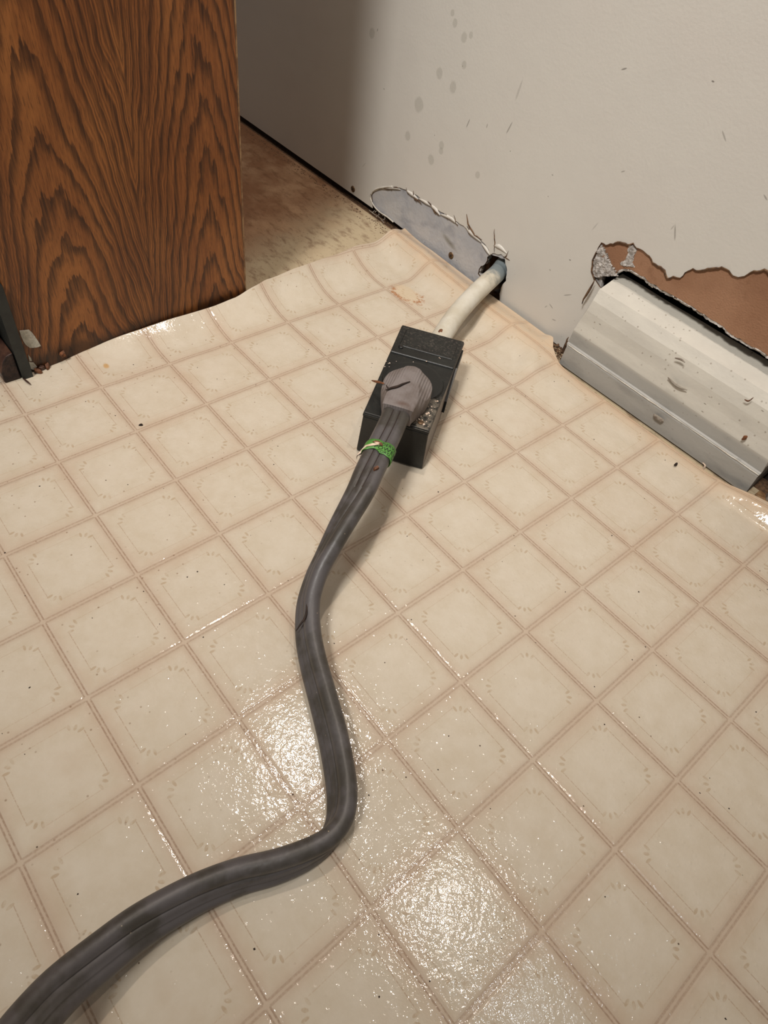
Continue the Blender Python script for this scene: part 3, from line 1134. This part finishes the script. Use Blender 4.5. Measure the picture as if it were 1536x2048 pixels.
# raised end blocks leaving a shallow middle bay
lofted([[bp(1.345, -hwb * .95, HB - .022), bp(1.345, hwb * .95, HB - .022), bp(LB - .005, hwb - .006, HB - .022), bp(LB - .005, -hwb + .006, HB - .022)],
        [bp(1.36, -hwb * .95, HB), bp(1.36, hwb * .95, HB), bp(LB - .01, hwb - .012, HB), bp(LB - .01, -hwb + .012, HB)]], 'cover_plate', M['box'], rb, .008)
lofted([[bp(1.52, -hwb * .80, HB), bp(1.52, hwb * .84, HB), bp(1.92, hwb * .84, HB), bp(1.92, -hwb * .80, HB)],
        [bp(1.53, -hwb * .78, HB + .012), bp(1.53, hwb * .82, HB + .012), bp(1.91, hwb * .82, HB + .012), bp(1.91, -hwb * .78, HB + .012)]], 'cover_plate', M['box'], rb, .005)
lofted([[bp(.004, -hwf + .003, HB - .022), bp(.004, hwf - .003, HB - .022), bp(.66, hwf + .006, HB - .022), bp(.66, -hwf - .006, HB - .022)],
        [bp(.01, -hwf + .008, HB), bp(.01, hwf - .008, HB), bp(.62, hwf, HB), bp(.62, -hwf, HB)]], 'cover_plate', M['box'], rb, .008)
# round receptacle face in the middle bay
ring = [[bp(.86 + r * math.cos(2 * math.pi * k / 40), r * .98 * math.sin(2 * math.pi * k / 40), z) for k in range(40)] for r, z in ((.42, HB - .021), (.405, HB + .004), (.37, HB + .008))]
lofted(ring, 'receptacle_face', M['blackpl'], rb, 0)


def screw_head(c, r, parent, mat='brass'):
    n_ = 18
    rows = [[(c[0] + q * math.cos(2 * math.pi * k / n_), c[1] + q * math.sin(2 * math.pi * k / n_), c[2] + h) for k in range(n_)] for q, h in ((r, -.004), (r * .95, .008), (r * .6, .016))]
    s_ = lofted(rows, 'screw', M[mat], parent, 0)
    d = np.array([AC[0], AC[1], 0]) * r * .75
    cc = np.array(c) + np.array([0, 0, .015])
    tube([cc - d, cc + d], r * .13, 'slot', M['darkbit'], s_, 4)
    return s_


p = atz(841.6, 845, HB); screw_head(tuple(p), .042, rb)
p = atz(802, 694, HB); screw_head((p[0], p[1], HB + .001), .036, rb, 'blackpl')
# clip tab on the right flank
tabp = [(LB - .10, HB - .08), (LB - .52, HB - .10), (LB - .98, HB - .34), (LB - 1.05, HB - .48), (LB - .98, HB - .50), (LB - .90, HB - .40), (LB - .06, HB - .22)]
v, f = prism(tabp, lambda a, b, h: bp(a, h, b), hwb - .02, hwb + .018)
fix_normals(link('side_clip', v, f, M['blackpl'], rb))

# crumbs of plaster on the box
gm = random.Random(11)
vv, ff = [], []
for _ in range(46):
    if _ < 34: s_, c_ = gm.uniform(.05, .6), gm.uniform(.22, .40)
    else: s_, c_ = gm.uniform(1.0, 1.9), gm.uniform(-.35, .38)
    if _ >= 40: s_, c_ = gm.uniform(.95, 1.2), gm.uniform(-.45, -.3)
    r = gm.uniform(.006, .018) * (1.25 if _ < 10 else .7)
    z0 = HB + .003
    b0 = len(vv)
    a0 = gm.uniform(0, 6)
    for k in range(4):
        vv.append(bp(s_ + r * gm.uniform(.8, 1.6) * math.cos(a0 + k * 1.57), c_ + r * math.sin(a0 + k * 1.57), z0))
    vv.append(bp(s_, c_, z0 + r * .8))
    ff += [(b0, b0 + 1, b0 + 4), (b0 + 1, b0 + 2, b0 + 4), (b0 + 2, b0 + 3, b0 + 4), (b0 + 3, b0, b0 + 4), (b0 + 3, b0 + 2, b0 + 1, b0)]
o = link('plaster_crumbs', vv, ff, M['chip'])
tag(o, 'pale plaster crumbs scattered over the black receptacle box', 'crumbs', None, 'stuff')

# ------------------------------------------------------------------ white cable from the wall to the box
p0 = bp(LB - .12, .02, .34)
path = [p0, bp(LB + .06, .05, .36)]
for (px, py, z) in ((903, 643, .40), (925, 615, .44), (950, 588, .47), (975, 564, .50)):
    path.append(tuple(atz(px, py, z)))
pw = aty(996, 545, 4.52)
path += [tuple(pw), (pw[0] - .06, 4.80, pw[2] + .10), (pw[0] - .1, 5.3, pw[2] + .05)]
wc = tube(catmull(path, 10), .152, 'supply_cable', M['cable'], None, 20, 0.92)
tag(wc, 'thick old white cable running from the wall hole into the black box', 'cable')
p = atz(880.5, 663, .50)
n_ = 14
v = [(p[0] + .05 * math.cos(2 * math.pi * k / n_) * AC[0] - .03 * math.sin(2 * math.pi * k / n_) * AC[1], p[1] + .05 * math.cos(2 * math.pi * k / n_) * AC[1] + .03 * math.sin(2 * math.pi * k / n_) * AC[0], .512) for k in range(n_)]
flake('nick', (p[0], p[1], .492), .055, .036, .03, M['twig'], 1.0, 12, (0.35, -.3, 1), wc, 5)

# ------------------------------------------------------------------ grey range cord with its plug
gc = empty('range_cord', (-3.7, 0.3, 0))
tag(gc, 'flat grey range cord plugged into the black box and snaking across the floor', 'power cord')
ZP0, ZP1, ZP2 = HB + .012, .86, .985         # plug base, shoulder, spine
hc = atz(816, 764, .93)                     # middle of the round head
S0 = float((hc[:2] - B0) @ AX)
C0 = float((hc[:2] - B0) @ AC)
secs = []
for t in (0, .006, .018, .035, .06, .09, .13, .17, .21, .26, .31, .36, .42, .48, .54, .6, .66, .72, .78, .84, .9, .95, 1.0):
    s_ = lerp(S0 + .345, S0 - .575, t)
    ds = s_ - S0
    if ds > -.05:
        w_ = .315 * math.sqrt(max(0.0, 1 - (max(ds, 0) / .347) ** 2)) if ds > 0 else .315
    else:
        w_ = lerp(.315, .185, sm(0, 1, (-ds - .05) / .525))
    w_ = max(w_, .03)
    secs.append((s_, w_, t))
vv, ff = [], []
NR = None
for s_, w_, t in secs:
    sp = lerp(.42, .98, sm(.35, 1.0, t)) * w_ if t > .1 else .5 * w_
    head = math.sqrt(max(0, 1 - ((max(s_ - S0, 0)) / .36) ** 2))
    top = lerp(ZP1 + .03, ZP2, head)
    sh = lerp(ZP1 + .02 * head, top - .02, sm(.6, 1, t))
    base = lerp(ZP0, .74, sm(.72, 1.0, t))
    wb = w_ * lerp(.93, 1.0, t)
    prof_ = [(-wb, base), (-w_, base + .10), (-w_ * .985, sh), (-sp - .012, top - .016), (-sp, top), (-sp * .4, top + .008), (sp * .4, top + .008), (sp, top), (sp + .012, top - .016), (w_ * .985, sh), (w_, base + .10), (wb, base)]
    NR = len(prof_)
    off = lerp(0, .015, t)
    for c_, z_ in prof_:
        vv.append(bp(s_, C0 + c_ + off, z_))
for i in range(len(secs) - 1):
    for k in range(NR):
        a, b = i * NR + k, i * NR + (k + 1) % NR
        ff.append((a, b, b + NR, a + NR))
ff.append(tuple(range(NR))); ff.append(tuple(range((len(secs) - 1) * NR, len(secs) * NR))[::-1])
plug = fix_normals(link('plug', vv, ff, M['plug'], gc, True))
plug.data.set_sharp_from_angle(angle=math.radians(48))
bevel(plug, .010, 2, 48)

# centre line of the cord: photo centre pixel, real height, roll angle
cl = [(799, 815, .865, 0), (778, 862, .87, 0), (757, 905, .87, 4), (738, 945, .86, 10), (720, 985, .82, 22), (682, 1053, .68, 42), (655, 1105, .54, 55), (633, 1150, .42, 62),
      (617, 1205, .31, 64), (616, 1265, .235, 62), (626, 1323, .20, 60), (646, 1398, .19, 58), (666, 1475, .18, 56), (680, 1550, .18, 56), (684, 1602, .18, 60),
      (677, 1645, .18, 70), (652, 1682, .18, 86), (606, 1712, .18, 102), (548, 1735, .18, 112), (480, 1753, .18, 118), (410, 1780, .20, 124), (340, 1816, .24, 130),
      (272, 1858, .30, 136), (205, 1910, .38, 142), (130, 1972, .50, 146), (75, 2030, .62, 150), (20, 2100, .75, 152), (-60, 2220, .95, 152)]
ctrl = [np.array([*atz(px, py, z)[:2], z, math.radians(r)]) for px, py, z, r in cl]
cp = catmull(ctrl, 12)
path3 = [c[:3] for c in cp]
roll = [c[3] for c in cp]
NP = len(path3)
tang, side0, arc = [], [], [0.0]
for i in range(NP):
    d = path3[min(i + 1, NP - 1)] - path3[max(i - 1, 0)]
    d /= np.linalg.norm(d)
    tang.append(d)
    s_ = np.cross(d, np.array([0, 0, 1.0])); s_ /= np.linalg.norm(s_)
    side0.append(s_)
    if i: arc.append(arc[-1] + np.linalg.norm(path3[i] - path3[i - 1]))


def cframe(i):
    d, s_ = tang[i], side0[i]
    u_ = np.cross(s_, d)
    a = roll[i]
    # travelling towards the camera the right-hand side is image left; roll raises the other side
    S = s_ * math.cos(a) - u_ * math.sin(a)
    U = s_ * math.sin(a) + u_ * math.cos(a)
    return S, U


# explicit outline: outer arcs left and right, a flat centre web between two narrow grooves
def outline():
    out = []
    for a in np.linspace(-115, 115, 21): out.append((.098 + .085 * math.cos(math.radians(a)), .085 * math.sin(math.radians(a))))
    out += [(.050, .076), (.046, .058), (.040, .076), (0.0, .080), (-.040, .076), (-.046, .058), (-.050, .076)]
    for a in np.linspace(65, 295, 21): out.append((-.098 + .085 * math.cos(math.radians(a)), .085 * math.sin(math.radians(a))))
    out += [(-.050, -.076), (-.046, -.058), (-.040, -.076), (0.0, -.080), (.040, -.076), (.046, -.058), (.050, -.076)]
    return out


OUT = outline()
IG = int(np.argmin([abs(p[1] + 0.75) + abs(p[0] + 3.0) for p in path3]))
vv, ff, fm = [], [], []
n_ = len(OUT)
for i in range(NP):
    S, U = cframe(i)
    for a, b in OUT:
        bb_ = b
        if abs(abs(b) - .058) < .001 and i > IG:      # the web flattens out further down the cord: one shallow groove stays
            bb_ = math.copysign(.079 if a > 0 else .066, b)
        vv.append(path3[i] + S * a * .91 + U * bb_)
groove = [k for k, (a, b) in enumerate(OUT) if abs(abs(a) - .046) < .001]
for i in range(NP - 1):
    for k in range(n_):
        a, b = i * n_ + k, i * n_ + (k + 1) % n_
        ff.append((a, b, b + n_, a + n_))
        fm.append(1 if i < IG and (k in groove or (k + 1) % n_ in groove) else 0)
ff.append(tuple(range(n_))[::-1]); fm.append(0)
ff.append(tuple(range((NP - 1) * n_, NP * n_))); fm.append(0)
cable = fix_normals(link('cable', vv, ff, None, gc, True, [M['cord'], M['darkbit']], fm))

# green label wrapped round the cord
def nearest(px, py):
    best, bi = 1e9, 0
    for i, p in enumerate(path3):
        q = RM @ (p - CAM)
        e = (768 + F_PX * q[0] / q[2] - px) ** 2 + (1024 + F_PX * q[1] / q[2] - py) ** 2
        if e < best: best, bi = e, i
    return bi


def cord_pt(s, a, b):
    """s arc length along, a across, b up"""
    i = int(np.searchsorted(arc, s)); i = max(1, min(NP - 1, i))
    t = (s - arc[i - 1]) / (arc[i] - arc[i - 1])
    S, U = cframe(i)
    return lerp(path3[i - 1], path3[i], t) + S * a + U * b


ig = nearest(757, 905)
sg = arc[ig]
HWL = .180
RL = .092


def wrap(c, lift):
    """c = distance round the label from its middle, across the cord"""
    flat = HWL - RL
    if abs(c) <= flat:
        return c, RL + lift
    e = abs(c) - flat
    ang = e / RL
    return math.copysign(flat + (RL + lift) * math.sin(ang), c), (RL + lift) * math.cos(ang)


vv, ff = [], []
NL = 60
for k in range(NL + 1):
    c = lerp(-.46, .46, k / NL)
    sl = 0.02 * math.sin(c * 5)
    j0 = .012 * noise.noise(Vector((c * 18, 0, 0)))
    j1 = .022 * noise.noise(Vector((c * 14, 5, 0)))
    lo = -.10 + j0 + sl + (.05 * sm(-.05, -.2, c))
    hi = .10 + j1 + sl - (.045 * math.exp(-((c + .03) / .08) ** 2))
    a, b = wrap(c, .004)
    for q in range(5):
        w_ = lerp(lo, hi, q / 4)
        vv.append(cord_pt(sg + w_, -a, b))
for k in range(NL):
    for q in range(4):
        a = k * 5 + q
        ff.append((a, a + 1, a + 6, a + 5))
lab = fix_normals(link('wrap_label', vv, ff, M['green'], gc, True))
lab['label'] = 'torn green label'
sd = lab.modifiers.new('t', 'SOLIDIFY'); sd.thickness = .006 * T


def label_text(txt, size, along, across0):
    cu = bpy.data.curves.new('tmp', 'FONT')
    cu.body = txt
    cu.size = size
    cu.space_character = 1.08
    tmp = bpy.data.objects.new('tmp', cu)
    COL.objects.link(tmp)
    me = bpy.data.meshes.new_from_object(tmp.evaluated_get(bpy.context.evaluated_depsgraph_get()))
    bpy.data.objects.remove(tmp)
    V, Fc = [], [tuple(p.vertices) for p in me.polygons]
    for q in me.vertices:
        c = across0 + q.co.x
        a, b = wrap(c, .0105)
        V.append(cord_pt(sg + along - q.co.y + .02 * math.sin(c * 5), TS * a, b))
    o_ = link('label_print', V, Fc, M['ink'], lab)
    return o_


S_, U_ = cframe(ig)
TS = -1
label_text('UNDERWRITERS LAB.', .058, -.032, -.07)
label_text('POWER SUPPLY', .078, .038, -.05)
label_text('CORD SET  USE', .052, .085, .0)
# pale tear in the label and its loose tail
def lab_patch(pts, lift, mat, name):
    V = []
    for h in (lift, lift + .006):
        for c, s_ in pts:
            a, b = wrap(c, h)
            V.append(cord_pt(sg + s_, TS * a, b))
    m_ = len(pts)
    F_ = [tuple(range(m_)), tuple(range(m_, 2 * m_))] + [(i, (i + 1) % m_, m_ + (i + 1) % m_, m_ + i) for i in range(m_)]
    return fix_normals(link(name, V, F_, mat, lab))


lab_patch([(-.20, .08), (-.14, .03), (-.08, -.01), (-.02, -.03), (.0, -.02), (-.06, .02), (-.12, .05)], .012, M['chip'], 'torn_paper')
lab_patch([(-.07, -.035), (-.03, -.05), (.0, -.045), (-.03, -.02)], .012, M['chip'], 'torn_paper')
lab_patch([(-.09, -.035), (-.07, -.06), (-.03, -.075), (.02, -.05), (.04, -.02), (.01, -.01), (-.02, -.04)], .009, M['twig'], 'torn_paper')
e0 = atz(722, 905, .86)
tl = [tuple(atz(728, 900, .87)), tuple(atz(718, 907, .84)), tuple(atz(712, 915, .80))]
tube(catmull(tl, 5), lambda t: .022 * (1.05 - t), 'torn_tail', M['chip'], lab, 6, .4)
tube(catmull([tuple(atz(724, 906, .85)), tuple(atz(715, 911, .82)), tuple(atz(713, 919, .79))], 5), lambda t: .010 * (1.1 - t), 'torn_tail', M['darkbit'], lab, 5)

# ------------------------------------------------------------------ debris
def strand(name, pix, z, r, mat, label, cat, yplane=None, flat=1.0, parent=None):
    if yplane is None: q = [tuple(atz(a, b, zz if isinstance(z, (list, tuple)) else z)) for (a, b), zz in zip(pix, z if isinstance(z, (list, tuple)) else [z] * len(pix))]
    else: q = [tuple(aty(a, b, yplane)) for a, b in pix]
    o_ = tube(catmull(q, 6), lambda t: r * (.3 + .9 * math.sin(math.pi * (0.1 + .85 * t))), name, M[mat], parent, 6, flat)
    if label: tag(o_, label, cat)
    return o_


ztop = ZP2 + .02
strand('dry_twig', [(744, 761), (752, 763), (760, 765), (768, 767)], [.80, .86, .90, .93], .022, 'twig', 'short brown twig sticking out left over the black box beside the plug', 'twig', None, .5)
strand('dirt_strand', [(772, 780), (782, 776), (795, 773), (806, 768), (820, 763)], ztop, .014, 'darkbit', 'thin dark strand of dirt lying across the grey plug', 'debris')
strand('dirt_strand', [(772, 770), (777, 777), (782, 776)], ztop - .02, .008, 'darkbit', 'tiny dark curl of dirt on the left of the grey plug', 'debris')
c = atz(751, 953, .955)
i_ = nearest(752, 953)
pc = cord_pt(arc[i_], -.09, .088)
o = flake('wood_chip', tuple(pc), .05, .028, .025, M['twig'], .7, 8, (0.2, -.2, 1), None, 3)
tag(o, 'tiny brown chip stuck on the grey cord below the green label', 'chip')
i_ = nearest(620, 1245)
strand('cut_mark', [(612, 1195), (614, 1215), (610, 1235), (600, 1250), (592, 1262)], [.43, .42, .41, .37, .30], .010, 'darkbit', 'dark scratch like strand on the bend of the grey cord', 'debris')
strand('wood_splinter', [(47, 757), (54, 763), (61, 769)], .012, .012, 'molding', 'thin brown splinter on the vinyl beside the shoe moulding', 'splinter')
p = atz(1353, 928, .05)
tag(flake('black_chip', (p[0], p[1], .03), .035, .022, .03, M['darkbit'], .5, 7, (0, 0, 1), None, 4), 'small black chip on the vinyl close to the baseboard', 'chip')
p = atz(282, 851)
tag(flake('brown_chip', (p[0], p[1], .002), .03, .02, .02, M['darkbit'], .2, 7, (0, 0, 1), None, 5), 'small dark brown chip on the vinyl near the cabinet', 'chip')
p = on_panel(124, 707)
tag(flake('sawdust_lump', (PX + .002, p[1], p[2]), .055, .04, .05, M['twig'], .2, 9, (1, 0, 0), None, 6), 'orange brown lump stuck to the cabinet side near the floor', 'debris')
crumbs = (((75, 741), 'reddish brown crumb nearest the black toe kick at the cabinet foot'), ((84, 735), 'dark brown crumb in the middle of the crumbs at the cabinet foot'),
          ((94, 731), 'reddish crumb furthest right at the cabinet foot, touching the vinyl edge'))
for i, ((px, py), lb) in enumerate(crumbs):
    p = atz(px, py, .03)
    tag(flake('rust_crumb', (p[0], p[1], .01), .06, .035, .04, M['twig' if i % 2 == 0 else 'molding'], i, 8, (0.3, -.1, 1), None, 20 + i), lb, 'debris', 'reddish crumbs at the cabinet foot')

# chips of paint and dust on the baseboard
bits = [([(1350, 716), (1362, 719), (1370, 725)], .012, 'fluff', 'curved pale paint curl in the middle of the baseboard', .85, 4.14),
        ([(1336, 755), (1350, 769), (1362, 776), (1374, 780)], .014, 'fluff', 'long thin paint curl in the middle of the baseboard', .6, 4.13),
        ([(1489, 799), (1497, 802), (1507, 795)], .009, 'twig', 'bent brown hair on the right end of the baseboard', .9, 4.17),
        ([(1402, 945), (1407, 937), (1410, 931), (1405, 925)], .011, 'chip', 'pale forked paint sliver at the bottom of the baseboard', .1, 4.09)]
for pts, r, m_, lb, z_, y_ in bits:
    strand('paint_curl', pts, 0, r, m_, lb, 'debris', y_)
p = aty(1318, 836, 4.09)
tag(flake('loose_flake', tuple(p), .12, .035, .03, M['fluff'], 2.4, 10, (0, -1, .05), None, 8), 'ragged pale paint flake on the grey foot of the baseboard', 'debris')
p = aty(1489, 876, 4.13)
tag(flake('rust_flake', tuple(p), .035, .06, .02, M['twig'], 2.2, 9, (0, -1, .1), None, 9), 'small reddish brown flake on the right part of the baseboard', 'debris')

# dirt and cobweb where wall, vinyl and baseboard meet
gm = random.Random(5)
vv, ff = [], []
def bit(c, r, gm=gm, zs=.7):
    b0 = len(vv)
    a0 = gm.uniform(0, 6)
    for k in range(4):
        vv.append((c[0] + r * gm.uniform(.5, 1.4) * math.cos(a0 + k * 1.57), c[1] + r * gm.uniform(.5, 1.4) * math.sin(a0 + k * 1.57), c[2]))
    vv.append((c[0], c[1], c[2] + r * zs))
    ff.extend([(b0, b0 + 1, b0 + 4), (b0 + 1, b0 + 2, b0 + 4), (b0 + 2, b0 + 3, b0 + 4), (b0 + 3, b0, b0 + 4), (b0 + 3, b0 + 2, b0 + 1, b0)])


for _ in range(420):
    x = gm.uniform(-14, -8.5)
    bit((x, 4.38 - abs(gm.gauss(0, .09)), ZS), gm.uniform(.004, .018))
for _ in range(160):
    bit((gm.uniform(-4.4, -3.95), gm.uniform(4.05, 4.45), ZS + gm.uniform(0, .05)), gm.uniform(.01, .035))
for _ in range(70):
    bit((gm.uniform(-.6, 1.2), gm.uniform(4.15, 4.4), ZS), gm.uniform(.01, .04))
tag(link('dust_and_grit', vv, ff, M['crack']), 'grey grit and dust along the gap at the foot of the wall', 'grit', None, 'stuff')
vv, ff = [], []
for _ in range(150):
    u_, v_ = gm.uniform(-7.4, 3.0), gm.uniform(-5, 3.9)
    pt = vinyl_pt(u_, v_)
    bit((pt[0], pt[1], pt[2] + .001), gm.uniform(.004, .011), gm, .5)
tag(link('floor_specks', vv, ff, M['darkbit']), 'tiny dark specks scattered over the cream vinyl', 'specks', None, 'stuff')
# lint in the gap
vv, ff = [], []
for i, (pix) in enumerate(([(745, 425), (752, 420), (758, 428), (752, 434)], [(755, 432), (764, 428), (770, 437), (763, 441)], [(738, 420), (748, 428), (760, 436), (768, 446)], [(752, 416), (760, 424), (766, 432)], [(742, 414), (750, 412), (757, 419), (750, 424)])):
    q = [tuple(atz(a, b, .02 + .02 * k)) for k, (a, b) in enumerate(pix)]
    o_ = tube(catmull(q, 6), .007, 'lint', M['fluff'], None, 5)
    b0 = len(vv)
    vv += [tuple(v_.co / T) for v_ in o_.data.vertices]
    ff += [tuple(k + b0 for k in p_.vertices) for p_ in o_.data.polygons]
    bpy.data.objects.remove(o_)
tag(link('lint_tangle', vv, ff, M['fluff'], None, True), 'pale lint tangle in the gap under the drywall near the vinyl corner', 'lint', None, 'stuff')

# rubble right of the baseboard end
o = flake('plaster_chunk', (-.28, 4.45, ZS), .30, .20, .36, M['rubble'], .4, 11, (0, 0, 1), None, 12)
tag(o, 'grey plaster chunk in the dark gap right of the baseboard end', 'rubble')
v, f = box_vf((-.56, 4.22, ZS), (2.5, 4.36, .05))
o = fix_normals(link('tack_strip', v, f, M['edge']))
bevel(o, .01)
tag(o, 'narrow brown wood strip on the floor right of the baseboard end', 'wood strip')

bpy.context.view_layer.update()
